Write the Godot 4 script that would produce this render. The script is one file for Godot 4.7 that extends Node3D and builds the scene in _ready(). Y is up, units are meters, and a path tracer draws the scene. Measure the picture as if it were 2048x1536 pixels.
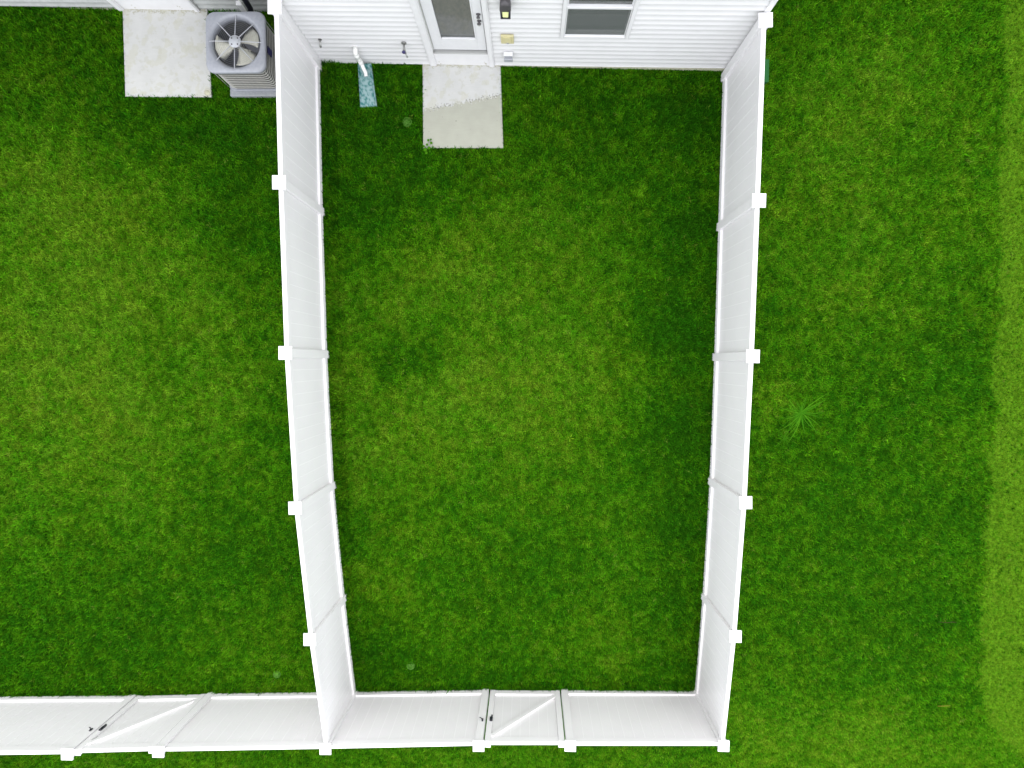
extends Node3D

const WALL_Z := -4.661
const WALL_TURN := -0.023935
const COURSE := 0.127
const SIDING_LOW := 0.138

var rng := RandomNumberGenerator.new()
var taken := {}
var mats := {}
var slab_main := PackedVector2Array([Vector2(-1.668, -4.75), Vector2(-0.437, -4.75), Vector2(-0.392, -3.406), Vector2(-1.672, -3.406)])
var slab_side := PackedVector2Array([Vector2(-6.395, -5.6), Vector2(-5.05, -5.6), Vector2(-5.019, -4.194), Vector2(-6.392, -4.208)])
var splash_outline := PackedVector2Array([Vector2(-2.679, -4.683), Vector2(-2.472, -4.69), Vector2(-2.395, -4.056), Vector2(-2.658, -4.035)])

# ---------------------------------------------------------------- helpers

func ground_y(x: float, z: float) -> float:
	var a := clampf(x, -13.0, 13.0)
	var b := clampf(z, -8.0, 9.6)
	return 10.6 - (10.842845 + 0.039324 * a + 0.1073916 * b + 0.01279107 * b * b + 0.00087955 * b * b * b + 0.00450725 * a * b)

func on_ground(x: float, z: float, up := 0.0) -> Vector3:
	return Vector3(x, ground_y(x, z) + up, z)

func numbered(called: String) -> String:
	if not taken.has(called):
		taken[called] = 0
		return called
	taken[called] += 1
	return "%s_%03d" % [called, taken[called]]

func thing(called: String, label: String, category: String, at := Vector3.ZERO, turn := 0.0, group := "") -> Node3D:
	var o := Node3D.new()
	o.name = numbered(called)
	add_child(o)
	o.position = at
	o.rotation.y = turn
	o.set_meta("label", label)
	o.set_meta("category", category)
	if group:
		o.set_meta("group", group)
	return o

func part(called: String, mesh: Mesh, mat: Material, parent: Node3D, at := Vector3.ZERO, basis := Basis.IDENTITY) -> MeshInstance3D:
	var o := MeshInstance3D.new()
	o.name = called
	o.mesh = mesh
	o.material_override = mat
	o.transform = Transform3D(basis, at)
	parent.add_child(o, true)
	return o

func structure(called: String, mesh: Mesh, mat: Material, label: String, at := Vector3.ZERO) -> MeshInstance3D:
	var o := part(numbered(called), mesh, mat, self, at)
	o.set_meta("kind", "structure")
	o.set_meta("label", label)
	return o

func solid(t: PackedVector3Array, smooth := false) -> ArrayMesh:
	# triangles of a closed shape, turned so that their fronts face outwards
	var c := Vector3.ZERO
	for v in t:
		c += v
	c /= t.size()
	var vol := 0.0
	for i in range(0, t.size(), 3):
		vol += (t[i] - c).dot((t[i + 1] - c).cross(t[i + 2] - c))
	var st := SurfaceTool.new()
	st.begin(Mesh.PRIMITIVE_TRIANGLES)
	st.set_smooth_group(0 if smooth else -1)
	for i in range(0, t.size(), 3):
		st.add_vertex(t[i])
		if vol > 0.0:
			st.add_vertex(t[i + 2])
			st.add_vertex(t[i + 1])
		else:
			st.add_vertex(t[i + 1])
			st.add_vertex(t[i + 2])
	st.generate_normals()
	return st.commit()

func quad(t: PackedVector3Array, a: Vector3, b: Vector3, c: Vector3, d: Vector3) -> void:
	t.append_array(PackedVector3Array([a, b, c, a, c, d]))

func loft_tris(rings: Array, caps := true, loop := false) -> PackedVector3Array:
	var t := PackedVector3Array()
	var n: int = rings[0].size()
	var m := rings.size()
	for i in range(m if loop else m - 1):
		var p: PackedVector3Array = rings[i]
		var q: PackedVector3Array = rings[(i + 1) % m]
		for j in n:
			var k := (j + 1) % n
			quad(t, p[j], p[k], q[k], q[j])
	if caps and not loop:
		var p: PackedVector3Array = rings[0]
		var q: PackedVector3Array = rings[m - 1]
		var cp := Vector3.ZERO
		var cq := Vector3.ZERO
		for j in n:
			cp += p[j]
			cq += q[j]
		cp /= n
		cq /= n
		for j in n:
			var k := (j + 1) % n
			t.append_array(PackedVector3Array([cp, p[k], p[j], cq, q[j], q[k]]))
	return t

func loft(rings: Array, smooth := false, loop := false) -> ArrayMesh:
	return solid(loft_tris(rings, true, loop), smooth)

func box_tris(size: Vector3, bevel := 0.003, at := Vector3.ZERO, basis := Basis.IDENTITY) -> PackedVector3Array:
	# a box with chamfered edges: four rings of eight points
	var h := size / 2
	var b := minf(bevel, minf(h.x, minf(h.y, h.z)) * 0.45)
	var rings := []
	for r in [[-h.y, b], [-h.y + b, 0.0], [h.y - b, 0.0], [h.y, b]]:
		var x: float = h.x - r[1]
		var z: float = h.z - r[1]
		var k := b
		var ring := PackedVector3Array()
		for p in [Vector2(x - k, z), Vector2(x, z - k), Vector2(x, -z + k), Vector2(x - k, -z), Vector2(-x + k, -z), Vector2(-x, -z + k), Vector2(-x, z - k), Vector2(-x + k, z)]:
			ring.append(at + basis * Vector3(p.x, r[0], p.y))
		rings.append(ring)
	return loft_tris(rings)

func box(size: Vector3, bevel := 0.003) -> ArrayMesh:
	return solid(box_tris(size, bevel))

func prism(outline: PackedVector2Array, low: float, high: float) -> ArrayMesh:
	# outline in x, z
	var a := PackedVector3Array()
	var b := PackedVector3Array()
	for p in outline:
		a.append(Vector3(p.x, low, p.y))
		b.append(Vector3(p.x, high, p.y))
	return loft([a, b])

func tube(path: Array, radius: Variant, sides := 10, smooth := true) -> ArrayMesh:
	var rings := []
	var n := path.size()
	var side := Vector3.ZERO
	for i in n:
		var d: Vector3 = (path[mini(i + 1, n - 1)] - path[maxi(i - 1, 0)]).normalized()
		if side == Vector3.ZERO:
			side = d.cross(Vector3.UP if absf(d.y) < 0.9 else Vector3.RIGHT).normalized()
		side = (side - d * side.dot(d)).normalized()
		var up := d.cross(side)
		var r: float = radius[i] if radius is Array else radius
		var ring := PackedVector3Array()
		for k in sides:
			var a := TAU * k / sides
			ring.append(path[i] + (side * cos(a) + up * sin(a)) * r)
		rings.append(ring)
	return loft(rings, smooth)

func lathe(profile: Array, sides := 24, smooth := true) -> ArrayMesh:
	var rings := []
	for p in profile:
		var ring := PackedVector3Array()
		for k in sides:
			var a := TAU * k / sides
			ring.append(Vector3(cos(a) * maxf(p.x, 0.0004), p.y, sin(a) * maxf(p.x, 0.0004)))
		rings.append(ring)
	return loft(rings, smooth)

func noise(seed_value: int, frequency: float, octaves := 4) -> FastNoiseLite:
	var n := FastNoiseLite.new()
	n.seed = seed_value
	n.frequency = frequency
	n.noise_type = FastNoiseLite.TYPE_SIMPLEX_SMOOTH
	n.fractal_octaves = octaves
	return n

func paint(c: Color, rough := 0.6, metal := 0.0, spec := 0.5) -> StandardMaterial3D:
	# c holds linear reflectances
	var m := StandardMaterial3D.new()
	m.albedo_color = c.linear_to_srgb()
	m.roughness = rough
	m.metallic = metal
	m.metallic_specular = spec
	return m

func mottled(c: Color, c2: Color, scale_per_metre: float, rough := 0.7, relief := 0.0, seed_value := 3, freq := 0.02) -> StandardMaterial3D:
	var m := StandardMaterial3D.new()
	var t := NoiseTexture2D.new()
	t.width = 512
	t.height = 512
	t.seamless = true
	t.noise = noise(seed_value, freq, 5)
	var g := Gradient.new()
	g.offsets = PackedFloat32Array([0.25, 0.75])
	g.colors = PackedColorArray([c.linear_to_srgb(), c2.linear_to_srgb()])
	t.color_ramp = g
	m.albedo_texture = t
	m.uv1_triplanar = true
	m.uv1_world_triplanar = true
	m.uv1_scale = Vector3.ONE * scale_per_metre
	m.roughness = rough
	if relief > 0.0:
		var h := NoiseTexture2D.new()
		h.width = 512
		h.height = 512
		h.seamless = true
		h.noise = noise(seed_value + 9, 0.09, 3)
		m.heightmap_enabled = true
		m.heightmap_texture = h
		m.heightmap_scale = relief
	return m

func make_materials() -> void:
	mats.vinyl = mottled(Color(0.775, 0.757, 0.768), Color(0.79, 0.772, 0.783), 0.35, 0.4, 0.0, 11, 0.006)
	mats.seam_highlight = paint(Color(0.87, 0.855, 0.865), 0.35)  # whiter than the boards: light caught along the joints, put into the colour
	mats.siding = mottled(Color(0.635, 0.63, 0.635), Color(0.655, 0.65, 0.655), 0.5, 0.45, 0.0, 12, 0.008)
	mats.trim = mottled(Color(0.68, 0.675, 0.685), Color(0.705, 0.70, 0.71), 0.8, 0.4, 0.0, 13, 0.01)
	mats.grey_siding = mottled(Color(0.38, 0.39, 0.38), Color(0.44, 0.45, 0.44), 0.8, 0.5, 0.05, 14)
	mats.foundation = mottled(Color(0.42, 0.41, 0.30), Color(0.52, 0.51, 0.38), 1.5, 0.9, 0.15, 15)
	mats.dark_metal = paint(Color(0.075, 0.07, 0.075), 0.45, 0.3)
	mats.black_plastic = paint(Color(0.012, 0.012, 0.02), 0.4)
	mats.lamp_glass = paint(Color(0.72, 0.76, 0.36), 0.2)
	mats.beige = mottled(Color(0.52, 0.47, 0.26), Color(0.6, 0.55, 0.32), 6.0, 0.5, 0.0, 16)
	mats.outlet_grey = paint(Color(0.34, 0.35, 0.38), 0.4)
	mats.outlet_white = paint(Color(0.72, 0.72, 0.73), 0.4)
	mats.steel = paint(Color(0.42, 0.42, 0.41), 0.35, 0.8)
	mats.brass = paint(Color(0.27, 0.27, 0.26), 0.35, 0.7)
	mats.valve_blue = paint(Color(0.02, 0.015, 0.09), 0.4)
	mats.pipe_white = mottled(Color(0.76, 0.76, 0.73), Color(0.83, 0.83, 0.81), 3.0, 0.35, 0.0, 17)
	mats.unit_grey = mottled(Color(0.27, 0.28, 0.315), Color(0.30, 0.31, 0.345), 1.6, 0.38, 0.0, 18)
	mats.unit_louver = mottled(Color(0.36, 0.36, 0.34), Color(0.43, 0.42, 0.38), 2.0, 0.4, 0.0, 19)
	mats.guard = paint(Color(0.40, 0.41, 0.44), 0.4)
	mats.coil = mottled(Color(0.05, 0.05, 0.048), Color(0.09, 0.085, 0.07), 3.0, 0.6, 0.0, 20)
	mats.fan_blade = mottled(Color(0.42, 0.41, 0.345), Color(0.48, 0.47, 0.40), 2.0, 0.3, 0.1, 21)
	mats.unit_pad = mottled(Color(0.24, 0.25, 0.27), Color(0.29, 0.30, 0.31), 2.0, 0.7, 0.0, 22)
	mats.door_white = mottled(Color(0.65, 0.65, 0.665), Color(0.67, 0.67, 0.685), 0.8, 0.35, 0.0, 23)
	mats.interior = paint(Color(0.5, 0.51, 0.48), 0.9)
	mats.interior_floor = mottled(Color(0.24, 0.21, 0.17), Color(0.32, 0.28, 0.22), 1.0, 0.6, 0.0, 24)
	mats.roofing = mottled(Color(0.05, 0.05, 0.055), Color(0.09, 0.09, 0.09), 2.0, 0.95, 0.2, 25)
	mats.green_lid = paint(Color(0.018, 0.085, 0.025), 0.8, 0.0, 0.15)
	mats.pale_cap = mottled(Color(0.055, 0.15, 0.02), Color(0.08, 0.19, 0.03), 4.0, 0.6, 0.0, 26)
	mats.pale_cap.metallic_specular = 0.12
	mats.drain_grey = mottled(Color(0.40, 0.39, 0.33), Color(0.5, 0.49, 0.42), 8.0, 0.8, 0.0, 27)
	var g := StandardMaterial3D.new()
	g.albedo_color = Color(0.55, 0.6, 0.58, 0.08)
	g.transparency = BaseMaterial3D.TRANSPARENCY_ALPHA
	g.roughness = 0.02
	g.metallic_specular = 0.6
	mats.glass = g
	var s := StandardMaterial3D.new()
	s.albedo_color = Color(0.40, 0.42, 0.41, 0.5)
	s.transparency = BaseMaterial3D.TRANSPARENCY_ALPHA
	s.roughness = 0.8
	mats.screen = s

# ---------------------------------------------------------------- world

func _ready() -> void:
	rng.seed = 20240611
	var camera := Camera3D.new()
	camera.name = "camera"
	add_child(camera)
	var right := Vector3(0.9997072, -0.0241961, 0.0)
	var down := Vector3(0.00082125, 0.03393157, 0.99942382)
	var forward := Vector3(-0.02418219, -0.99913122, 0.0339415)
	camera.transform = Transform3D(Basis(right, -down, -forward).orthonormalized(), Vector3(0, 10.6, 0))
	camera.fov = rad_to_deg(2.0 * atan(768.0 / 1310.0))
	camera.near = 0.1
	camera.far = 2000.0
	camera.current = true

	var env := Environment.new()
	var sky := Sky.new()
	var air := ProceduralSkyMaterial.new()
	air.sky_top_color = Color(0.97, 0.98, 1.0)
	air.sky_horizon_color = Color(0.93, 0.94, 0.96)
	air.sky_curve = 0.2
	air.ground_bottom_color = Color(0.25, 0.3, 0.2)
	air.ground_horizon_color = Color(0.6, 0.62, 0.6)
	air.sun_angle_max = 1.0
	sky.sky_material = air
	env.background_mode = Environment.BG_SKY
	env.sky = sky
	env.tonemap_mode = Environment.TONE_MAPPER_LINEAR
	env.tonemap_exposure = 2.5
	env.sdfgi_enabled = true
	env.ssao_enabled = true
	env.ssil_enabled = true
	var world := WorldEnvironment.new()
	world.name = "world_environment"
	world.environment = env
	add_child(world)

	var sun := DirectionalLight3D.new()
	sun.name = "sun"
	sun.light_energy = 0.3
	sun.light_angular_distance = 60.0
	sun.light_color = Color(1.0, 0.98, 0.95)
	sun.shadow_enabled = true
	sun.sky_mode = DirectionalLight3D.SKY_MODE_LIGHT_ONLY
	add_child(sun)
	sun.look_at_from_position(Vector3(0.0, 9.0, -3.6), Vector3.ZERO)

	make_materials()
	make_ground()
	make_slabs()
	make_house()
	make_neighbour_house()
	make_fences()
	make_air_conditioner()
	make_wall_fittings()
	make_drainage()
	make_plants()
	make_grass()

# ---------------------------------------------------------------- ground

func make_ground() -> void:
	var xs := PackedFloat32Array([-600, -200, -60, -25, -16])
	var zs := PackedFloat32Array([-600, -200, -60, -25, -12])
	var v := -13.0
	while v < 13.01:
		xs.append(v)
		v += 0.25
	xs.append_array(PackedFloat32Array([16, 25, 60, 200, 600]))
	v = -8.0
	while v < 9.61:
		zs.append(v)
		v += 0.2
	zs.append_array(PackedFloat32Array([12, 25, 60, 200, 600]))
	var fine := noise(5, 1.6, 3)
	var st := SurfaceTool.new()
	st.begin(Mesh.PRIMITIVE_TRIANGLES)
	st.set_smooth_group(0)
	for j in zs.size():
		for i in xs.size():
			st.add_vertex(Vector3(xs[i], ground_y(xs[i], zs[j]) - 0.006 + 0.006 * fine.get_noise_2d(xs[i], zs[j]), zs[j]))
	for j in zs.size() - 1:
		for i in xs.size() - 1:
			var a := j * xs.size() + i
			var b := a + xs.size()
			for k in [a, a + 1, b + 1, a, b + 1, b]:
				st.add_index(k)
	st.generate_normals()
	var m := mottled(Color(0.008, 0.035, 0.002), Color(0.02, 0.06, 0.004), 0.8, 0.95, 1.5, 31, 0.05)
	m.metallic_specular = 0.03
	m.heightmap_enabled = false
	structure("lawn_ground", st.commit(), m, "green lawn ground falling away from the house")

func concrete_image(wet: bool) -> ImageTexture:
	var n := 640
	var im := Image.create(n, n, false, Image.FORMAT_RGB8)
	var coarse := noise(41, 0.008, 4)
	var grain := noise(42, 0.25, 2)
	var streak := noise(43, 0.03, 3)
	var edge := noise(44, 0.035, 4)
	for y in n:
		for x in n:
			var u := float(x) / n
			var w := float(y) / n
			var k := 0.475 + 0.03 * coarse.get_noise_2d(x, y) + 0.014 * grain.get_noise_2d(x, y) + 0.012 * streak.get_noise_2d(x * 0.25, y * 3.0)
			var c := Color(k, k, k * 0.97)
			if coarse.get_noise_2d(x * 1.7 + 900.0, y * 1.7) > 0.28:
				c = c.lerp(Color(0.39, 0.38, 0.31), 0.35)
			if w < 0.075 + 0.05 * edge.get_noise_2d(x * 0.5, y) and edge.get_noise_2d(x * 1.5 + 300.0, y * 2.0) > -0.1:
				c = c.lerp(Color(0.25, 0.235, 0.14), 0.55)
			if coarse.get_noise_2d(x * 0.8 + 77.0, y * 0.8 + 500.0) > 0.22:
				c = c.lerp(Color(0.43, 0.42, 0.33), 0.4)
			if wet:
				# a tide line of slurry crosses the slab; below it the surface is a greener cement skin
				var line := 0.575 - 0.175 * u + 0.06 * edge.get_noise_2d(x, y)
				var away := w - line
				if away > 0.0:
					c = Color(k * 0.725, k * 0.73, k * 0.61)
				elif away > -0.022 and grain.get_noise_2d(x * 0.3, y * 0.3) > 0.12:
					c = Color(0.17, 0.165, 0.15)
			var s := c.linear_to_srgb()
			im.set_pixel(x, y, s)
	if wet:
		for k in 26:
			var px := rng.randi_range(20, n - 20)
			var py := rng.randi_range(20, n - 20)
			var r := rng.randi_range(1, 3)
			im.fill_rect(Rect2i(px, py, r, r), Color(0.28, 0.27, 0.23))
		im.fill_rect(Rect2i(262, 440, 5, 5), Color(0.08, 0.08, 0.07))
	return ImageTexture.create_from_image(im)

func slab_mesh(outline: PackedVector2Array, lift: float) -> ArrayMesh:
	# a poured slab with a rounded top edge, its top following the fall of the ground; uv over the top
	var st := SurfaceTool.new()
	st.begin(Mesh.PRIMITIVE_TRIANGLES)
	st.set_smooth_group(-1)
	var lo := Vector2(outline[0].x, outline[0].y)
	var hi := lo
	for p in outline:
		lo = lo.min(p)
		hi = hi.max(p)
	var mid := (outline[0] + outline[1] + outline[2] + outline[3]) / 4.0
	var rings := []
	for r in [[0.0, -0.12], [0.0, -0.012], [0.004, -0.004], [0.012, 0.0]]:
		var ring := []
		for e in 4:
			var a := outline[e]
			var b := outline[(e + 1) % 4]
			for k in 10:
				var p := a.lerp(b, k / 10.0)
				p = p + (mid - p).normalized() * r[0]
				ring.append(Vector3(p.x, ground_y(p.x, p.y) + lift + r[1], p.y))
		rings.append(ring)
	var put := func(p: Vector3) -> void:
		st.set_uv(Vector2((p.x - lo.x) / (hi.x - lo.x), (p.z - lo.y) / (hi.y - lo.y)))
		st.add_vertex(p)
	for i in 3:
		for j in 40:
			var k := (j + 1) % 40
			for p in [rings[i][j], rings[i][k], rings[i + 1][k], rings[i][j], rings[i + 1][k], rings[i + 1][j]]:
				put.call(p)
	var centre := Vector3(mid.x, ground_y(mid.x, mid.y) + lift, mid.y)
	for j in 40:
		for p in [rings[3][j], rings[3][(j + 1) % 40], centre]:
			put.call(p)
	st.generate_normals()
	return st.commit()

func make_slabs() -> void:
	for d in [[slab_main, true, "square concrete slab below the back door, half of it stained darker"], [slab_side, false, "plain pale concrete slab beside the air conditioner"]]:
		var m := StandardMaterial3D.new()
		m.albedo_texture = concrete_image(d[1])
		m.roughness = 0.85
		var h := NoiseTexture2D.new()
		h.width = 512
		h.height = 512
		h.noise = noise(47, 0.2, 3)
		m.heightmap_enabled = true
		m.heightmap_texture = h
		m.heightmap_scale = 0.15
		structure("concrete_slab", slab_mesh(d[0], 0.035), m, d[2])

# ---------------------------------------------------------------- houses

func lap_profile() -> Array:
	# one course from its top down: height above the course's foot, distance out from the wall
	return [Vector2(0.127, 0.001), Vector2(0.085, 0.0025), Vector2(0.060, 0.005), Vector2(0.040, 0.010), Vector2(0.022, 0.017), Vector2(0.006, 0.0215), Vector2(0.0, 0.020)]

func course_mesh(length: float, cache: Dictionary) -> ArrayMesh:
	var key := snappedf(length, 0.001)
	if not cache.has(key):
		var rings := []
		for x in [0.0, length]:
			var ring := PackedVector3Array()
			for p in lap_profile():
				ring.append(Vector3(x, p.x, p.y))
			ring.append(Vector3(x, 0.0, -0.004))
			ring.append(Vector3(x, 0.127, -0.004))
			rings.append(ring)
		cache[key] = loft(rings)
	return cache[key]

func lay_courses(parent: Node3D, mat: Material, from_x: float, to_x: float, holes: Array, first: int, last: int, z: float, cache: Dictionary) -> void:
	for k in range(first, last):
		var y := SIDING_LOW + COURSE * k
		var at := from_x
		for h in holes:   # x from, x to, y from, y to
			if y + 0.06 > h[2] and y + 0.06 < h[3]:
				if h[0] > at:
					part("siding_board", course_mesh(h[0] - at, cache), mat, parent, Vector3(at, y, z))
				at = h[1]
		if to_x > at:
			part("siding_board", course_mesh(to_x - at, cache), mat, parent, Vector3(at, y, z))

func lapped_wall(from_x: float, to_x: float, first: int, last: int, z: float) -> ArrayMesh:
	# the courses above the picture, joined
	var rings := []
	for x in [from_x, to_x]:
		var ring := PackedVector3Array([Vector3(x, SIDING_LOW + COURSE * first, z - 0.15)])
		for k in range(first, last):
			var prof := lap_profile()
			prof.reverse()
			for p in prof:
				ring.append(Vector3(x, SIDING_LOW + COURSE * k + p.x * 0.9999, z + p.y))
		ring.append(Vector3(x, SIDING_LOW + COURSE * last, z - 0.15))
		rings.append(ring)
	return solid(loft_tris(rings, false))

func joined_boxes(list: Array, bevel := 0.0) -> ArrayMesh:
	# boxes given as x from, x to, y from, y to, z from, z to
	var t := PackedVector3Array()
	for b in list:
		t.append_array(box_tris(Vector3(b[1] - b[0], b[3] - b[2], b[5] - b[4]), bevel, Vector3(b[0] + b[1], b[2] + b[3], b[4] + b[5]) / 2.0))
	return solid(t)

func span(x0: float, x1: float, y0: float, y1: float, z0: float, z1: float, called: String, mat: Material, parent: Node3D, bevel := 0.003) -> MeshInstance3D:
	return part(called, box(Vector3(x1 - x0, y1 - y0, z1 - z0), bevel), mat, parent, Vector3(x0 + x1, y0 + y1, z0 + z1) / 2.0)

func back_door(h: Node3D, x0: float, x1: float, sill: float, low: float, z: float, hinge_left: bool) -> void:
	# casing down to the slab, riser below the sill, a door with one tall pane
	var top := sill + 2.03
	for s in [[x0 - 0.115, x0 - 0.012], [x1 + 0.012, x1 + 0.095]]:
		span(s[0], s[1], low, top + 0.11, z - 0.06, z + 0.028, "door_casing", mats.trim, h, 0.005)
		span(s[0] + 0.018, s[1] - 0.018, low + 0.02, top + 0.09, z + 0.028, z + 0.036, "casing_moulding", mats.trim, h, 0.004)
	span(x0 - 0.012, x1 + 0.012, top + 0.012, top + 0.11, z - 0.06, z + 0.028, "door_casing", mats.trim, h, 0.005)
	var riser := span(x0 - 0.012, x1 + 0.012, low - 0.02, sill - 0.03, z - 0.06, z + 0.006, "door_riser", mats.trim, h, 0.003)
	for k in 9:
		var q := rng.randf_range(-1, 1)
		part("dirt_fleck", box(Vector3(rng.randf_range(0.008, 0.022), rng.randf_range(0.01, 0.03), 0.002), 0.0005), mats.drain_grey, riser, Vector3((0.34 + 0.04 * absf(q)) * signf(q), rng.randf_range(-0.17, 0.0), 0.0335))
	span(x0 - 0.01, x1 + 0.01, sill - 0.03, sill - 0.008, z - 0.09, z + 0.016, "door_sill", mats.steel, h, 0.004)
	var d := Node3D.new()
	d.name = "door"
	h.add_child(d, true)
	d.position = Vector3(x0, sill, z - 0.035)
	var w := x1 - x0
	var gl := 0.134
	var gr := w - 0.126
	var gb := 0.33
	var gt := 1.86
	var a := 0.022
	part("stile", box(Vector3(gl - 0.004, 2.02, 0.044), 0.003), mats.door_white, d, Vector3(gl / 2 + 0.002, 1.012, -a))
	part("stile", box(Vector3(w - gr - 0.004, 2.02, 0.044), 0.003), mats.door_white, d, Vector3((w + gr) / 2 - 0.002, 1.012, -a))
	part("bottom_rail", box(Vector3(gr - gl, gb - 0.002, 0.044), 0.003), mats.door_white, d, Vector3((gl + gr) / 2, gb / 2 + 0.002, -a))
	part("top_rail", box(Vector3(gr - gl, 2.022 - gt, 0.044), 0.003), mats.door_white, d, Vector3((gl + gr) / 2, (gt + 2.022) / 2, -a))
	for e in [[gl + 0.011, (gb + gt) / 2, 0.022, gt - gb], [gr - 0.011, (gb + gt) / 2, 0.022, gt - gb], [(gl + gr) / 2, gb + 0.011, gr - gl - 0.044, 0.022], [(gl + gr) / 2, gt - 0.011, gr - gl - 0.044, 0.022]]:
		part("glazing_bead", box(Vector3(e[2], e[3], 0.03), 0.006), mats.door_white, d, Vector3(e[0], e[1], -0.008))
	part("pane", box(Vector3(gr - gl, gt - gb, 0.006), 0.0), mats.glass, d, Vector3((gl + gr) / 2, (gb + gt) / 2, -0.03))
	var kx := w - 0.055 if hinge_left else 0.055
	for k in [[0.86, 0.027, 0.030], [1.03, 0.024, 0.024]]:
		var rose := part("handle" if k[0] < 0.9 else "deadbolt", lathe([Vector2(0, 0), Vector2(0.031, 0), Vector2(0.031, 0.006), Vector2(0.024, 0.012), Vector2(0.011, 0.016), Vector2(0.011, 0.03), Vector2(k[1], 0.038), Vector2(k[1], 0.055), Vector2(k[1] * 0.6, 0.064), Vector2(0, 0.066)], 18), mats.dark_metal, d, Vector3(kx, k[0], 0.0), Basis(Vector3.RIGHT, PI / 2))
		part("keyhole_face", lathe([Vector2(0, 0.066), Vector2(k[1] * 0.55, 0.0655), Vector2(k[1] * 0.5, 0.069), Vector2(0, 0.0695)], 14), mats.steel, rose)

func make_house() -> void:
	var h := thing("town_house", "white lap-sided house with a glazed back door and a window", "house", Vector3(0, 0, WALL_Z), WALL_TURN)
	var cache := {}
	var door := [-1.548, -0.528, -1.0, 2.67]
	var win := [0.452, 1.436, 1.03, 2.56]
	lay_courses(h, mats.siding, -3.262, 3.09, [door, win], 0, 20, -0.0215, cache)
	part("upper_siding", lapped_wall(-3.262, 3.09, 20, 44, -0.0215), mats.siding, h)
	# drip edge under the first course
	span(-3.262, -1.548, SIDING_LOW - 0.012, SIDING_LOW + 0.004, -0.03, 0.007, "drip_edge", mats.trim, h, 0.003)
	span(-0.528, 3.09, SIDING_LOW - 0.012, SIDING_LOW + 0.004, -0.03, 0.007, "drip_edge", mats.trim, h, 0.003)
	span(3.09, 3.17, 0.12, 5.72, -0.08, 0.012, "corner_board", mats.trim, h, 0.006)
	span(-3.345, -3.262, 0.12, 5.72, -0.08, 0.012, "corner_board", mats.trim, h, 0.006)
	span(-3.3, 3.13, -0.9, SIDING_LOW - 0.013, -0.22, 0.003, "foundation", mats.foundation, h, 0.004)
	# sheathing behind the siding, with openings for the door and the window
	part("wall_sheathing", joined_boxes([[-3.26, -1.43, 0.1, 2.67, -0.16, -0.026], [-0.62, 0.49, 0.1, 2.67, -0.16, -0.026], [1.4, 3.12, 0.1, 2.67, -0.16, -0.026], [0.49, 1.4, 0.1, 1.06, -0.16, -0.026], [0.49, 1.4, 2.56, 2.67, -0.16, -0.026]]), mats.interior, h)
	span(3.0, 3.15, 0.1, 5.7, -8.0, -0.081, "side_wall", mats.siding, h)
	span(-3.33, -3.18, 0.1, 5.7, -8.0, -0.081, "side_wall", mats.siding, h)
	part("rear_wall", joined_boxes([[-3.18, 3.0, 0.1, 5.7, -8.0, -7.85]]), mats.siding, h)
	part("room_wall", joined_boxes([[-3.17, 2.99, 0.4, 2.9, -3.6, -3.5]]), mats.interior, h)
	part("room_floor", joined_boxes([[-3.17, 2.99, 0.38, 0.49, -3.5, -0.17]]), mats.interior_floor, h)
	part("room_ceiling", joined_boxes([[-3.17, 2.99, 2.9, 3.0, -7.8, -0.17]]), mats.interior, h)
	var r := PackedVector3Array()
	var e := [Vector3(-3.5, 5.7, 0.3), Vector3(3.35, 5.7, 0.3), Vector3(3.35, 7.6, -4.0), Vector3(-3.5, 7.6, -4.0), Vector3(3.35, 5.7, -8.3), Vector3(-3.5, 5.7, -8.3)]
	quad(r, e[0], e[1], e[2], e[3])
	quad(r, e[3], e[2], e[4], e[5])
	quad(r, e[5], e[4], e[1], e[0])
	r.append_array(PackedVector3Array([e[0], e[3], e[5], e[1], e[4], e[2]]))
	part("roof", solid(r), mats.roofing, h)
	back_door(h, -1.428, -0.623, 0.535, 0.105, 0.0, true)
	make_window(h)

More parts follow.
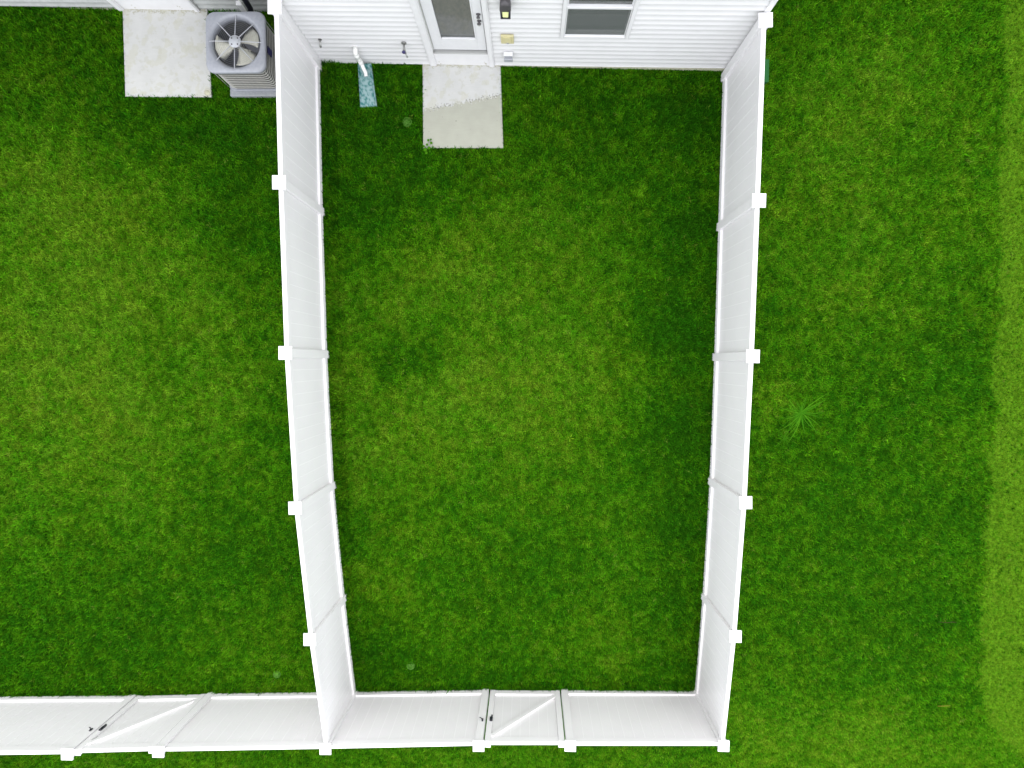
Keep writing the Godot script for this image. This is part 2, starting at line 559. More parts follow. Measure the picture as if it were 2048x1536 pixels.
func make_window(h: Node3D) -> void:
	var w := Node3D.new()
	w.name = "window"
	h.add_child(w, true)
	var x0 := 0.455
	var x1 := 1.433
	var y0 := 1.03
	var y1 := 2.555
	# outer trim
	span(x0, x0 + 0.055, y0, y1, -0.06, 0.018, "window_trim", mats.trim, w, 0.006)
	span(x1 - 0.055, x1, y0, y1, -0.06, 0.018, "window_trim", mats.trim, w, 0.006)
	span(x0 + 0.055, x1 - 0.055, y0, y0 + 0.055, -0.06, 0.016, "window_sill", mats.trim, w, 0.006)
	span(x0 + 0.055, x1 - 0.055, y1 - 0.055, y1, -0.06, 0.018, "window_trim", mats.trim, w, 0.006)
	var a := x0 + 0.055
	var b := x1 - 0.055
	# upper sash stands forward of the lower one
	span(a, b, 1.79, 1.84, -0.045, 0.004, "meeting_rail", mats.trim, w, 0.004)
	span(a, a + 0.022, 1.84, y1 - 0.055, -0.05, -0.02, "sash_stile", mats.trim, w)
	span(b - 0.022, b, 1.84, y1 - 0.055, -0.05, -0.02, "sash_stile", mats.trim, w)
	span(a + 0.022, b - 0.022, 1.84, y1 - 0.055, -0.042, -0.036, "pane", mats.glass, w, 0.0)
	# lower sash, set back
	span(a + 0.004, b - 0.004, 1.086, 1.19, -0.045, -0.014, "sash_rail", mats.outlet_white, w, 0.008)
	span(a + 0.004, a + 0.034, 1.19, 1.79, -0.045, -0.014, "sash_stile", mats.outlet_white, w)
	span(b - 0.034, b - 0.004, 1.19, 1.79, -0.045, -0.014, "sash_stile", mats.outlet_white, w)
	span(a + 0.034, b - 0.034, 1.19, 1.79, -0.034, -0.028, "pane", mats.glass, w, 0.0)
	# insect screen over the lower half
	span(a + 0.004, b - 0.004, 1.088, 1.105, -0.012, -0.002, "screen_bar", mats.outlet_white, w)
	span(a + 0.016, b - 0.016, 1.105, 1.786, -0.008, -0.007, "insect_screen", mats.screen, w, 0.0)
	span(a + 0.004, a + 0.016, 1.105, 1.786, -0.012, -0.002, "screen_bar", mats.outlet_white, w)
	span(b - 0.016, b - 0.004, 1.105, 1.786, -0.012, -0.002, "screen_bar", mats.outlet_white, w)
	span(a - 0.05, b + 0.05, 1.03, 1.06, -0.32, -0.161, "inner_sill", mats.trim, w, 0.005)
	# a roller blind drawn part way down inside
	span(a + 0.03, b - 0.03, 2.1, 2.5, -0.19, -0.185, "roller_blind", mats.outlet_white, w, 0.0)

func make_neighbour_house() -> void:
	var h := thing("adjoining_house", "grey lap-sided house wall with a white door beside the white house", "house", Vector3(0, 0, WALL_Z) + Vector3(-0.018, 0, -0.75), WALL_TURN)
	var cache := {}
	lay_courses(h, mats.grey_siding, -12.0, -3.4, [[-6.46, -5.14, -1.0, 2.4]], 0, 10, -0.0215, cache)
	part("upper_siding", lapped_wall(-12.0, -3.4, 10, 44, -0.0215), mats.grey_siding, h)
	span(-12.0, -3.35, -0.8, 0.19, -0.2, -0.03, "foundation", mats.foundation, h)
	span(-12.0, -6.46, 0.128, 0.205, -0.03, 0.008, "drip_edge", mats.foundation, h)
	part("wall_sheathing", joined_boxes([[-12.0, -6.36, 0.1, 1.41, -0.16, -0.026], [-5.22, -3.34, 0.1, 1.41, -0.16, -0.026]]), mats.interior, h)
	part("room_wall", joined_boxes([[-6.36, -5.22, 0.1, 3.0, -0.9, -0.7]]), mats.interior, h)
	back_door(h, -6.335, -5.24, 0.60, 0.185, 0.0, true)
	var r := PackedVector3Array()
	var e := [Vector3(-12.0, 5.72, 0.3), Vector3(-3.36, 5.72, 0.3), Vector3(-3.36, 7.6, -3.4), Vector3(-12.0, 7.6, -3.4), Vector3(-3.36, 5.72, -7.4), Vector3(-12.0, 5.72, -7.4)]
	quad(r, e[0], e[1], e[2], e[3])
	quad(r, e[3], e[2], e[4], e[5])
	quad(r, e[5], e[4], e[1], e[0])
	r.append_array(PackedVector3Array([e[0], e[3], e[5], e[1], e[4], e[2]]))
	part("roof", solid(r), mats.roofing, h)
	part("rear_wall", joined_boxes([[-12.0, -3.37, 0.1, 5.7, -7.2, -7.05], [-12.0, -11.85, 0.1, 5.7, -7.05, -0.17]]), mats.grey_siding, h)

# ---------------------------------------------------------------- fences

const POST_HIGH := 1.775
const RAIL_TOP := 1.735

var post_mesh: ArrayMesh
var cap_mesh: ArrayMesh

func add_post(f: Node3D, p: Vector2) -> void:
	var base := on_ground(p.x, p.y) - f.position
	var turn := Basis(Vector3.UP, rng.randf_range(-0.025, 0.025))
	var o := part("post", post_mesh, mats.vinyl, f, base, turn)
	part("post_cap", cap_mesh, mats.vinyl, o, Vector3(0, POST_HIGH, 0))

func panel_frame(a: Vector2, b: Vector2) -> Dictionary:
	var d := (b - a).normalized()
	var pa := on_ground(a.x, a.y)
	var pb := on_ground(b.x, b.y)
	return {"at": pa, "u": Vector3(d.x, 0, d.y), "n": Vector3(-d.y, 0, d.x), "len": a.distance_to(b), "slope": (pb.y - pa.y) / a.distance_to(b)}

func rail_mesh(length: float, low: float, high: float, half: float, slope: float) -> ArrayMesh:
	# runs along x, racked to the slope, upper edges eased
	var rings := []
	for x in [0.0, length]:
		var y: float = x * slope
		var k := 0.005
		rings.append(PackedVector3Array([Vector3(x, y + low, -half), Vector3(x, y + high - k, -half), Vector3(x, y + high, -half + k), Vector3(x, y + high, half - k), Vector3(x, y + high - k, half), Vector3(x, y + low, half)]))
	return loft(rings)

func board_mesh(width: float, low: float, high: float, slope: float) -> ArrayMesh:
	var t := 0.012
	var g := 0.0105
	var c := 0.003
	var plan := [Vector2(0.0005, -g), Vector2(c, -t), Vector2(width - c, -t), Vector2(width - 0.0005, -g), Vector2(width - 0.0005, g), Vector2(width - c, t), Vector2(c, t), Vector2(0.0005, g)]
	var rings := []
	for y in [low, high]:
		var ring := PackedVector3Array()
		for p in plan:
			ring.append(Vector3(p.x, y + p.x * slope, p.y))
		rings.append(ring)
	return loft(rings)

func add_panel(f: Node3D, a: Vector2, b: Vector2, margin := 0.064, low := 0.05, top := RAIL_TOP, board_wide := 0.178) -> Dictionary:
	var q := panel_frame(a, b)
	var basis := Basis(q.u, Vector3.UP, q.n * -1.0)
	if basis.determinant() < 0.0:
		basis = Basis(q.u, Vector3.UP, q.n)
	var length: float = q.len - 2.0 * margin
	var start: Vector3 = q.at + q.u * margin + Vector3(0, q.slope * margin, 0) - f.position
	part("bottom_rail", rail_mesh(length, low, low + 0.13, 0.043, q.slope), mats.vinyl, f, start, basis)
	part("top_rail", rail_mesh(length, top - 0.13, top, 0.031, q.slope), mats.vinyl, f, start, basis)
	var count := roundi(length / board_wide)
	var wide := length / count
	var m := board_mesh(wide, low + 0.11, top - 0.11, q.slope)
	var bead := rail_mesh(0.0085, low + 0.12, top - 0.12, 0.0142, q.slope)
	for k in count:
		var o := part("board", m, mats.vinyl, f, start + q.u * (wide * k) + Vector3(0, q.slope * wide * k + rng.randf_range(-0.004, 0.004), 0), basis)
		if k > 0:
			part("highlight_bead", bead, mats.seam_highlight, o, Vector3(-0.0035, 0, 0))  # added strip that carries the painted highlight between boards
	return q

func make_fences() -> void:
	post_mesh = solid(box_tris(Vector3(0.127, POST_HIGH + 0.35, 0.127), 0.006, Vector3(0, (POST_HIGH - 0.35) / 2, 0)))
	var rings := []
	for r in [[0.070, -0.055], [0.072, -0.012], [0.091, -0.008], [0.093, 0.0], [0.093, 0.018], [0.088, 0.026], [0.02, 0.032]]:
		var x: float = r[0]
		rings.append(PackedVector3Array([Vector3(-x, r[1], -x), Vector3(x, r[1], -x), Vector3(x, r[1], x), Vector3(-x, r[1], x)]))
	cap_mesh = loft(rings)
	var left := [Vector2(-3.326, -4.662), Vector2(-3.326, -2.398), Vector2(-3.325, -0.121), Vector2(-3.312, 2.082), Vector2(-3.262, 4.159), Vector2(-3.235, 6.193)]
	var right := [Vector2(3.107, -4.474), Vector2(3.105, -2.168), Vector2(3.119, -0.076), Vector2(3.15, 2.037), Vector2(3.185, 4.211), Vector2(3.24, 6.347)]
	var group := "white vinyl privacy fence runs"
	var f := thing("privacy_fence", "long white vinyl fence beside the air conditioner, dividing the two lawns", "fence", on_ground(left[0].x, left[0].y), 0.0, group)
	for k in 6:
		add_post(f, left[k])
		if k < 5:
			add_panel(f, left[k], left[k + 1])
	f = thing("privacy_fence", "long white vinyl fence on the window side of the enclosed yard", "fence", on_ground(right[0].x, right[0].y), 0.0, group)
	for k in 6:
		add_post(f, right[k])
		if k < 5:
			add_panel(f, right[k], right[k + 1])
	var gate_a := Vector2(-0.792, 6.209)
	var gate_b := Vector2(0.697, 6.259)
	f = thing("privacy_fence", "short white back fence section on the latch side of the enclosed yard's gate", "fence", on_ground(gate_a.x, gate_a.y), 0.0, group)
	add_post(f, gate_a)
	add_panel(f, left[5], gate_a)
	f = thing("privacy_fence", "short white back fence section between the enclosed yard's gate and the corner post", "fence", on_ground(gate_b.x, gate_b.y), 0.0, group)
	add_post(f, gate_b)
	add_panel(f, gate_b, right[5])
	var other_a := Vector2(-7.24, 6.169)
	var other_b := Vector2(-5.84, 6.164)
	f = thing("privacy_fence", "white back fence section joining the neighbouring lawn's gate to the dividing fence", "fence", on_ground(other_b.x, other_b.y), 0.0, group)
	add_post(f, other_b)
	add_panel(f, other_b, left[5])
	f = thing("privacy_fence", "white back fence section at the picture's edge, on the latch side of the neighbouring gate", "fence", on_ground(other_a.x, other_a.y), 0.0, group)
	add_post(f, other_a)
	var far_post := Vector2(-9.66, 6.13)
	add_panel(f, far_post, other_a)
	add_post(f, far_post)
	add_panel(f, Vector2(-12.1, 6.1), far_post)
	make_gate(gate_a, gate_b, "white gate with diagonal brace closing the enclosed yard's back fence", 0.028, 1.09)
	make_gate(other_a, other_b, "white gate with diagonal brace in the neighbouring lawn's back fence", 0.014, 1.17)

func make_gate(a: Vector2, b: Vector2, label: String, gap: float, latch_high: float) -> void:
	var d := (b - a).normalized()
	var ga := a + d * (0.064 + gap)
	var gb := b - d * (0.064 + gap)
	var g := thing("fence_gate", label, "gate", on_ground(ga.x, ga.y), 0.0, "white fence gates")
	var q := panel_frame(ga, gb)
	var basis := Basis(q.u, Vector3.UP, q.u.cross(Vector3.UP))
	var length: float = q.len
	var high := 1.735
	for x in [0.048, length - 0.048]:
		var o := part("upright", solid(box_tris(Vector3(0.096, high - 0.06, 0.100), 0.006, Vector3(0, (high + 0.06) / 2, 0))), mats.vinyl, g, q.u * x + Vector3(0, q.slope * x, 0), basis)
		part("end_cap", box(Vector3(0.104, 0.012, 0.108), 0.003), mats.vinyl, o, Vector3(0, high + 0.004, 0))
	add_panel(g, ga, gb, 0.097, 0.075, 1.715, 0.165)
	# brace from the latch side's top to the hinge side's foot, on the inner face
	var p0: Vector3 = q.u * 0.10 + Vector3(0, 1.565 + q.slope * 0.1, 0)
	var p1: Vector3 = q.u * (length - 0.10) + Vector3(0, 0.265 + q.slope * length, 0)
	var along := (p1 - p0).normalized()
	var out: Vector3 = q.n * -1.0 if q.n.z > 0.0 else q.n
	var across := out.cross(along).normalized()
	part("brace", box(Vector3((p1 - p0).length() + 0.02, 0.075, 0.036), 0.004), mats.vinyl, g, (p0 + p1) / 2.0 + out * 0.031, Basis(along, across, along.cross(across)))
	# latch on the upright and, apart from it, its catch on the post
	var l := part("latch", box(Vector3(0.05, 0.12, 0.026), 0.008), mats.black_plastic, g, q.u * 0.072 + Vector3(0, latch_high, 0) + out * 0.064, basis)
	part("latch_lever", box(Vector3(0.026, 0.06, 0.034), 0.006), mats.black_plastic, l, Vector3(0.008, -0.07, -0.006))
	var c := part("latch_catch", box(Vector3(0.028, 0.075, 0.02), 0.005), mats.black_plastic, g, q.u * -0.075 + Vector3(0, latch_high + 0.06, 0) + out * 0.072, basis)
	part("catch_arm", tube([Vector3(0.0, 0.02, -0.01), Vector3(-0.03, -0.03, -0.02), Vector3(-0.055, -0.035, -0.02)], 0.007, 8), mats.black_plastic, c)

# ---------------------------------------------------------------- air conditioner

func rounded_square(half: float, corner: float, y: float, sides := 64) -> PackedVector3Array:
	# points at even bearings, so that rings of squares and circles can be joined
	var ring := PackedVector3Array()
	var c := half - corner
	for k in sides:
		var a := TAU * (k + 0.5) / sides
		var d := Vector2(cos(a), sin(a))
		var e := d.abs()
		var r := half / maxf(e.x, e.y)
		if r * minf(e.x, e.y) > c:
			var m := c * (e.x + e.y)
			r = m + sqrt(maxf(m * m - 2.0 * c * c + corner * corner, 0.0))
		ring.append(Vector3(d.x * r, y, d.y * r))
	return ring

func circle(r: float, y: float, sides := 64) -> PackedVector3Array:
	var ring := PackedVector3Array()
	for k in sides:
		var a := TAU * (k + 0.5) / sides
		ring.append(Vector3(cos(a) * r, y, sin(a) * r))
	return ring

func make_air_conditioner() -> void:
	var at := on_ground(-4.272, -4.665)
	var u := thing("air_conditioner", "grey outdoor air conditioner with a round fan guard beside the fence", "air conditioner", at)
	part("ground_pad", box(Vector3(0.93, 0.16, 0.95), 0.01), mats.unit_pad, u, Vector3(0.035, 0.0, 0.0))
	part("base_pan", loft([rounded_square(0.415, 0.1, 0.081), rounded_square(0.418, 0.1, 0.125), rounded_square(0.40, 0.1, 0.13)]), mats.unit_grey, u)
	part("coil", loft([rounded_square(0.385, 0.09, 0.13), rounded_square(0.385, 0.09, 0.78), rounded_square(0.355, 0.09, 0.78), rounded_square(0.355, 0.09, 0.13)], false, true), mats.coil, u)
	var ring := [rounded_square(0.384, 0.092, 0.005), rounded_square(0.394, 0.094, 0.004), rounded_square(0.397, 0.095, 0.0), rounded_square(0.394, 0.094, -0.005), rounded_square(0.384, 0.092, -0.003)]
	var louver := loft(ring, false, true)
	for k in 10:
		part("louver", louver, mats.unit_louver, u, Vector3(0, 0.175 + 0.062 * k, 0))
	for s in [Vector2(1, 1), Vector2(-1, 1), Vector2(1, -1), Vector2(-1, -1)]:
		part("corner_wire", tube([Vector3(s.x * 0.385, 0.13, s.y * 0.385), Vector3(s.x * 0.385, 0.78, s.y * 0.385)], 0.004, 6), mats.unit_louver, u)
	part("service_panel", box(Vector3(0.01, 0.16, 0.10), 0.003), mats.valve_blue, u, Vector3(0.424, 0.62, 0.05))
	var top := 0.835
	part("top_cover", loft([rounded_square(0.435, 0.12, top - 0.07), rounded_square(0.442, 0.13, top - 0.03), rounded_square(0.436, 0.13, top - 0.008), rounded_square(0.424, 0.13, top), circle(0.402, top + 0.004), circle(0.392, top), circle(0.368, top - 0.014), circle(0.350, top - 0.04), circle(0.347, top - 0.12), circle(0.352, top - 0.12), circle(0.360, top - 0.05)], true, true), mats.unit_grey, u)
	part("fan_shaft", tube([Vector3(0, 0.45, 0), Vector3(0, top - 0.10, 0)], 0.075, 16), mats.coil, u)
	var fan := Node3D.new()
	fan.name = "fan"
	u.add_child(fan, true)
	fan.position = Vector3(0, top - 0.085, 0)
	for k in 3:
		var rings := []
		for i in 8:
			var t := i / 7.0
			var r := lerpf(0.055, 0.335, t)
			var half := lerpf(0.42, 0.60, t) + 0.03 * sin(t * PI)
			var rr := PackedVector3Array()
			for s in [[-1.0, 0.0], [-0.5, 0.012], [0.0, 0.016], [0.5, 0.010], [1.0, 0.0], [0.5, 0.006], [0.0, 0.012], [-0.5, 0.008]]:
				var a: float = s[0] * half + 0.15 * t
				var rad: float = r * (1.0 - 0.05 * absf(s[0]) * t)
				rr.append(Vector3(cos(a) * rad, s[1] + 0.035 * s[0] * (0.5 + t * 0.5), sin(a) * rad))
			rings.append(rr)
		part("fan_blade", loft(rings, true), mats.fan_blade, fan, Vector3.ZERO, Basis(Vector3.UP, deg_to_rad([31.0, -49.0, -160.0][k])))
	part("fan_hub", lathe([Vector2(0, -0.02), Vector2(0.05, -0.02), Vector2(0.05, 0.02), Vector2(0, 0.025)], 18), mats.steel, fan)
	var guard := Node3D.new()
	guard.name = "fan_guard"
	u.add_child(guard, true)
	guard.position = Vector3(0, top, 0)
	part("guard_plate", lathe([Vector2(0, 0.006), Vector2(0.084, 0.006), Vector2(0.092, 0.012), Vector2(0.09, 0.018), Vector2(0, 0.022)], 28), mats.guard, guard)
	for k in 4:
		var a := PI / 4 + k * PI / 2
		part("bolt", lathe([Vector2(0, 0.018), Vector2(0.011, 0.018), Vector2(0.009, 0.027), Vector2(0, 0.028)], 8), mats.dark_metal, guard, Vector3(cos(a) * 0.062, 0.0, sin(a) * 0.062))
	for k in 8:
		var a := k * PI / 4 + 0.04
		var p := []
		for r in [0.08, 0.18, 0.29, 0.34, 0.372, 0.385]:
			p.append(Vector3(cos(a) * r, 0.014 - 0.02 * pow(r / 0.385, 3), sin(a) * r))
		part("spoke", tube(p, 0.0062, 6), mats.guard, guard)
	for k in 10:
		var r := 0.115 + 0.026 * k
		var rings := []
		for i in 40:
			var a := TAU * i / 40
			var c := Vector3(cos(a) * r, 0.013 - 0.02 * pow(r / 0.385, 3), sin(a) * r)
			var o := Vector3(cos(a), 0, sin(a)) * 0.0016
			rings.append(PackedVector3Array([c + o, c + Vector3(0, 0.0016, 0), c - o, c - Vector3(0, 0.0016, 0)]))
		part("guard_ring", loft(rings, true, true), mats.unit_grey, guard)
	# refrigerant line set running up the wall behind the unit
	var l := thing("refrigerant_line", "black insulated pipe with a white cable curving up the grey wall behind the unit", "pipe", on_ground(-4.25, -5.40))
	part("insulated_pipe", tube([Vector3(-0.03, 0.2, 0.27), Vector3(-0.02, 0.24, 0.2), Vector3(0.02, 0.32, 0.12), Vector3(0.05, 0.45, 0.06), Vector3(0.055, 0.7, 0.03), Vector3(0.055, 1.1, 0.02)], 0.042, 12), mats.black_plastic, l)
	part("cable", tube([Vector3(-0.075, 0.22, 0.28), Vector3(-0.06, 0.27, 0.22), Vector3(-0.025, 0.37, 0.16), Vector3(0.0, 0.5, 0.11), Vector3(0.005, 0.7, 0.09), Vector3(0.0, 1.1, 0.08)], 0.011, 8), mats.pipe_white, l)
	part("disconnect_box", box(Vector3(0.09, 0.2, 0.07), 0.008), mats.outlet_white, l, Vector3(-0.09, 0.43, 0.02))

# ---------------------------------------------------------------- fittings on the wall

func wall_point(x: float, y: float, out: float) -> Vector3:
	return Vector3(0, 0, WALL_Z) + Basis(Vector3.UP, WALL_TURN) * Vector3(x, y, out)

func make_wall_fittings() -> void:
	# lantern
	var l := thing("wall_lantern", "black wall lantern with yellow glass beside the back door", "lamp", wall_point(-0.293, 1.86, 0.0), WALL_TURN)
	part("back_plate", box(Vector3(0.12, 0.2, 0.02), 0.006), mats.dark_metal, l, Vector3(0, 0.14, 0.012))
	part("arm", tube([Vector3(0, 0.2, 0.02), Vector3(0, 0.24, 0.05), Vector3(0, 0.23, 0.085)], 0.012, 8), mats.dark_metal, l)
	part("hood", loft([lantern_ring(0.075, 0.065, 0.12), lantern_ring(0.07, 0.062, 0.15), lantern_ring(0.066, 0.056, 0.23), lantern_ring(0.05, 0.042, 0.265), lantern_ring(0.012, 0.012, 0.285)], true), mats.dark_metal, l, Vector3(0, 0, 0.085))
	var pane := PackedVector3Array()
	for p in lantern_ring(0.044, 0.05, 0.0):
		pane.append(p + Vector3(0, 0, 0.022))
	part("glass", loft([pane, lantern_ring(0.050, 0.048, 0.12)]), mats.lamp_glass, l, Vector3(0, 0, 0.085))
	for s in [Vector2(1, 1), Vector2(-1, 1), Vector2(1, -1), Vector2(-1, -1)]:
		part("corner_bar", tube([Vector3(s.x * 0.053, -0.008, s.y * 0.05 + 0.022), Vector3(s.x * 0.058, 0.122, s.y * 0.05)], 0.013, 6), mats.black_plastic, l, Vector3(0, 0, 0.085))
	part("bottom_frame", box(Vector3(0.132, 0.018, 0.13), 0.005), mats.black_plastic, l, Vector3(0, -0.01, 0.107))
	# beige mounting block with a small round button
	var b := thing("mounting_block", "beige square mounting block on the siding between lantern and outlet box", "mount", wall_point(-0.30, 0.985, 0.0), WALL_TURN)
	part("block", box(Vector3(0.187, 0.225, 0.03), 0.006), mats.beige, b, Vector3(0, 0, 0.012))
	part("raised_plate", box(Vector3(0.115, 0.15, 0.012), 0.005), mats.beige, b, Vector3(0, 0.012, 0.032))
	part("button", lathe([Vector2(0, 0), Vector2(0.02, 0), Vector2(0.02, 0.01), Vector2(0.012, 0.016), Vector2(0, 0.017)], 14), mats.steel, b, Vector3(0.003, -0.075, 0.027), Basis(Vector3.RIGHT, PI / 2))
	# outlet
	var o := thing("outlet_box", "grey weatherproof outlet box with a white top, low on the siding", "outlet", wall_point(-0.30, 0.47, 0.0), WALL_TURN)
	part("housing", box(Vector3(0.115, 0.15, 0.055), 0.008), mats.outlet_grey, o, Vector3(0, 0.01, 0.026))
	part("cover", box(Vector3(0.135, 0.085, 0.03), 0.007), mats.outlet_grey, o, Vector3(0, -0.02, 0.068))
	part("top_flap", box(Vector3(0.14, 0.014, 0.065), 0.004), mats.outlet_white, o, Vector3(0, 0.098, 0.03))
	# garden taps
	var t := thing("garden_tap", "metal garden tap with a dark blue handle beside the door casing", "tap", wall_point(-1.835, 0.80, 0.0), WALL_TURN)
	part("flange", lathe([Vector2(0, 0), Vector2(0.04, 0), Vector2(0.038, 0.008), Vector2(0.016, 0.012), Vector2(0, 0.014)], 16), mats.brass, t, Vector3.ZERO, Basis(Vector3.RIGHT, PI / 2))
	part("body", tube([Vector3(0, 0, 0), Vector3(0, -0.005, 0.05), Vector3(0, -0.015, 0.085), Vector3(0.008, -0.04, 0.105), Vector3(0.012, -0.075, 0.115)], [0.014, 0.016, 0.02, 0.016, 0.015], 10), mats.brass, t)
	var wheel := part("handle_wheel", lathe([Vector2(0, -0.008), Vector2(0.024, -0.007), Vector2(0.028, 0.0), Vector2(0.024, 0.007), Vector2(0, 0.008)], 14), mats.valve_blue, t, Vector3(0, 0.005, 0.135), Basis(Vector3.RIGHT, deg_to_rad(60)))
	part("stem", tube([Vector3(0, -0.05, 0), Vector3(0, 0.0, 0)], 0.009, 8), mats.valve_blue, wheel)
	part("spout", tube([Vector3(0.012, -0.07, 0.11), Vector3(0.022, -0.11, 0.13), Vector3(0.03, -0.135, 0.145)], 0.012, 8), mats.steel, t)
	t = thing("vent_stub", "small grey pipe stub poking from the siding near the dividing fence", "pipe", wall_point(-3.06, 0.88, 0.0), WALL_TURN)
	part("flange", lathe([Vector2(0, 0), Vector2(0.027, 0), Vector2(0.025, 0.008), Vector2(0, 0.01)], 14), mats.dark_metal, t, Vector3.ZERO, Basis(Vector3.RIGHT, PI / 2))
	part("stub", tube([Vector3(0, 0, 0), Vector3(0, -0.01, 0.05), Vector3(-0.006, -0.03, 0.07), Vector3(-0.01, -0.075, 0.075)], [0.014, 0.017, 0.019, 0.016], 10), mats.steel, t)

func lantern_ring(half_x: float, half_z: float, y: float) -> PackedVector3Array:
	var ring := PackedVector3Array()
	for p in rounded_square(1.0, 0.35, 0.0, 24):
		ring.append(Vector3(p.x * half_x, y, p.z * half_z))
	return ring

# ---------------------------------------------------------------- drainage

func make_drainage() -> void:
	var p := thing("drain_pipe", "white plastic drain pipe coming out of the siding over the teal splash block", "pipe", wall_point(-2.60, 0.14, 0.0), WALL_TURN)
	part("wall_elbow", tube([Vector3(0, 0.5, -0.01), Vector3(0, 0.5, 0.04), Vector3(0, 0.485, 0.07), Vector3(0.001, 0.455, 0.082)], 0.036, 14), mats.pipe_white, p)
	part("collar", tube([Vector3(0.001, 0.46, 0.082), Vector3(0.002, 0.36, 0.083)], 0.037, 14), mats.pipe_white, p)
	part("down_pipe", tube([Vector3(0.002, 0.37, 0.083), Vector3(0.004, 0.235, 0.084)], 0.030, 14), mats.pipe_white, p)
	part("elbow_joint", tube([Vector3(0.004, 0.255, 0.084), Vector3(0.006, 0.2, 0.085), Vector3(0.012, 0.16, 0.092)], 0.037, 14), mats.pipe_white, p)
	part("outfall_pipe", tube([Vector3(0.01, 0.19, 0.088), Vector3(0.03, 0.11, 0.14), Vector3(0.052, 0.075, 0.185), Vector3(0.058, 0.06, 0.235)], 0.029, 14), mats.pipe_white, p)
	make_splash_block()
	# round caps set in the lawn and the slab
	var r := thing("cleanout_ring", "small round cleanout cover set in a slab corner by the air conditioner", "drain", on_ground(-5.081, -4.262, 0.036))
	part("rim", lathe([Vector2(0.046, -0.01), Vector2(0.06, -0.01), Vector2(0.058, 0.006), Vector2(0.046, 0.006), Vector2(0.044, 0.001)], 24), mats.drain_grey, r)
	part("cover", lathe([Vector2(0, -0.004), Vector2(0.042, -0.004), Vector2(0.042, 0.0015), Vector2(0.026, 0.0015), Vector2(0.022, 0.005), Vector2(0, 0.005)], 24), mats.foundation, r)
	for d in [[-1.92, -3.81, 0.075, "ringed round cap sunk in the grass between splash block and slab"], [-2.152, 5.594, 0.075, "pale green round cap in the grass near the enclosed yard's back fence"], [-4.595, 5.726, 0.07, "pale green round cap in the neighbouring lawn near the dividing fence"]]:
		var c := thing("valve_cap", d[3], "cap", on_ground(d[0], d[1], 0.038), 0.0, "round caps in the grass")
		var s: float = d[2]
		part("rim", lathe([Vector2(s * 0.80, -0.05), Vector2(s, -0.05), Vector2(s * 0.97, 0.0), Vector2(s * 0.84, 0.004), Vector2(s * 0.80, -0.01)], 24), mats.pale_cap, c)
		part("lid", lathe([Vector2(0, -0.05), Vector2(s * 0.76, -0.05), Vector2(s * 0.75, -0.004), Vector2(s * 0.45, -0.003), Vector2(s * 0.4, 0.003), Vector2(0, 0.005)], 24), mats.pale_cap, c)
	var b := thing("utility_box", "green utility box lid peeking out behind the fence at the house corner", "utility box", on_ground(3.63, -4.55))
	part("box", box(Vector3(0.26, 0.14, 0.34), 0.01), mats.green_lid, b, Vector3(0, 0.02, 0))
	part("lid", box(Vector3(0.27, 0.02, 0.35), 0.006), mats.green_lid, b, Vector3(0, 0.10, 0))

func make_splash_block() -> void:
	var o := splash_outline
	var at := on_ground(-2.55, -4.36)
	var b := thing("splash_block", "weathered teal plastic splash block under the white drain pipe", "splash block", at)
	# a shallow trough: rings across its width, from the wall outwards
	var st := SurfaceTool.new()
	st.begin(Mesh.PRIMITIVE_TRIANGLES)
	st.set_smooth_group(-1)
	var worn := noise(61, 14.0, 5)
	var spots := noise(62, 34.0, 3)
	var rows := 34
	var cols := 18
	var pts := []
	for i in rows + 1:
		var t := float(i) / rows
		var l := o[0].lerp(o[3], t)
		var r := o[1].lerp(o[2], t)
		var row := []
		for j in cols + 1:
			var s := float(j) / cols
			var p := l.lerp(r, s)
			var lip := maxf(smoothstep(0.14, 0.05, s), smoothstep(0.86, 0.95, s))
			if t < 0.06:
				lip = 1.0
			var y := 0.035 + 0.045 * lip * (1.0 - 0.35 * t) + 0.012 * (1.0 - t)
			if j == 0 or j == cols or i == 0 or i == rows:
				y -= 0.012
			y += 0.003 * spots.get_noise_2d(p.x, p.y)
			row.append(Vector3(p.x - at.x, y + ground_y(p.x, p.y) - at.y, p.y - at.z))
		pts.append(row)
	var put := func(v: Vector3) -> void:
		var w := Vector2(v.x + at.x, v.z + at.z)
		var k := worn.get_noise_2d(w.x, w.y) + 0.35 * spots.get_noise_2d(w.x * 1.4, w.y) + 0.28 - 2.2 * maxf(0.0, -2.60 - w.x)
		var teal := Color(0.02, 0.16, 0.15)
		var film := Color(0.25, 0.37, 0.38)
		st.set_color(teal.lerp(film, smoothstep(-0.2, 0.45, k)))
		st.add_vertex(v)
	for i in rows:
		for j in cols:
			for v in [pts[i][j], pts[i][j + 1], pts[i + 1][j + 1], pts[i][j], pts[i + 1][j + 1], pts[i + 1][j]]:
				put.call(v)
	for e in 2:
		for i in rows:
			var j := 0 if e == 0 else cols
			var a: Vector3 = pts[i][j]
			var c: Vector3 = pts[i + 1][j]
			var a2 := a - Vector3(0, 0.09, 0)
			var c2 := c - Vector3(0, 0.09, 0)
			for v in [a, a2, c2, a, c2, c]:
				put.call(v)
		for j in cols:
			var i := 0 if e == 0 else rows
			var a: Vector3 = pts[i][j]
			var c: Vector3 = pts[i][j + 1]
			var a2 := a - Vector3(0, 0.09, 0)
			var c2 := c - Vector3(0, 0.09, 0)
			for v in [a, c, c2, a, c2, a2]:
				put.call(v)
	st.generate_normals()
	var m := StandardMaterial3D.new()
	m.vertex_color_use_as_albedo = true
	m.roughness = 0.55
	part("trough", st.commit(), m, b)

# ---------------------------------------------------------------- plants

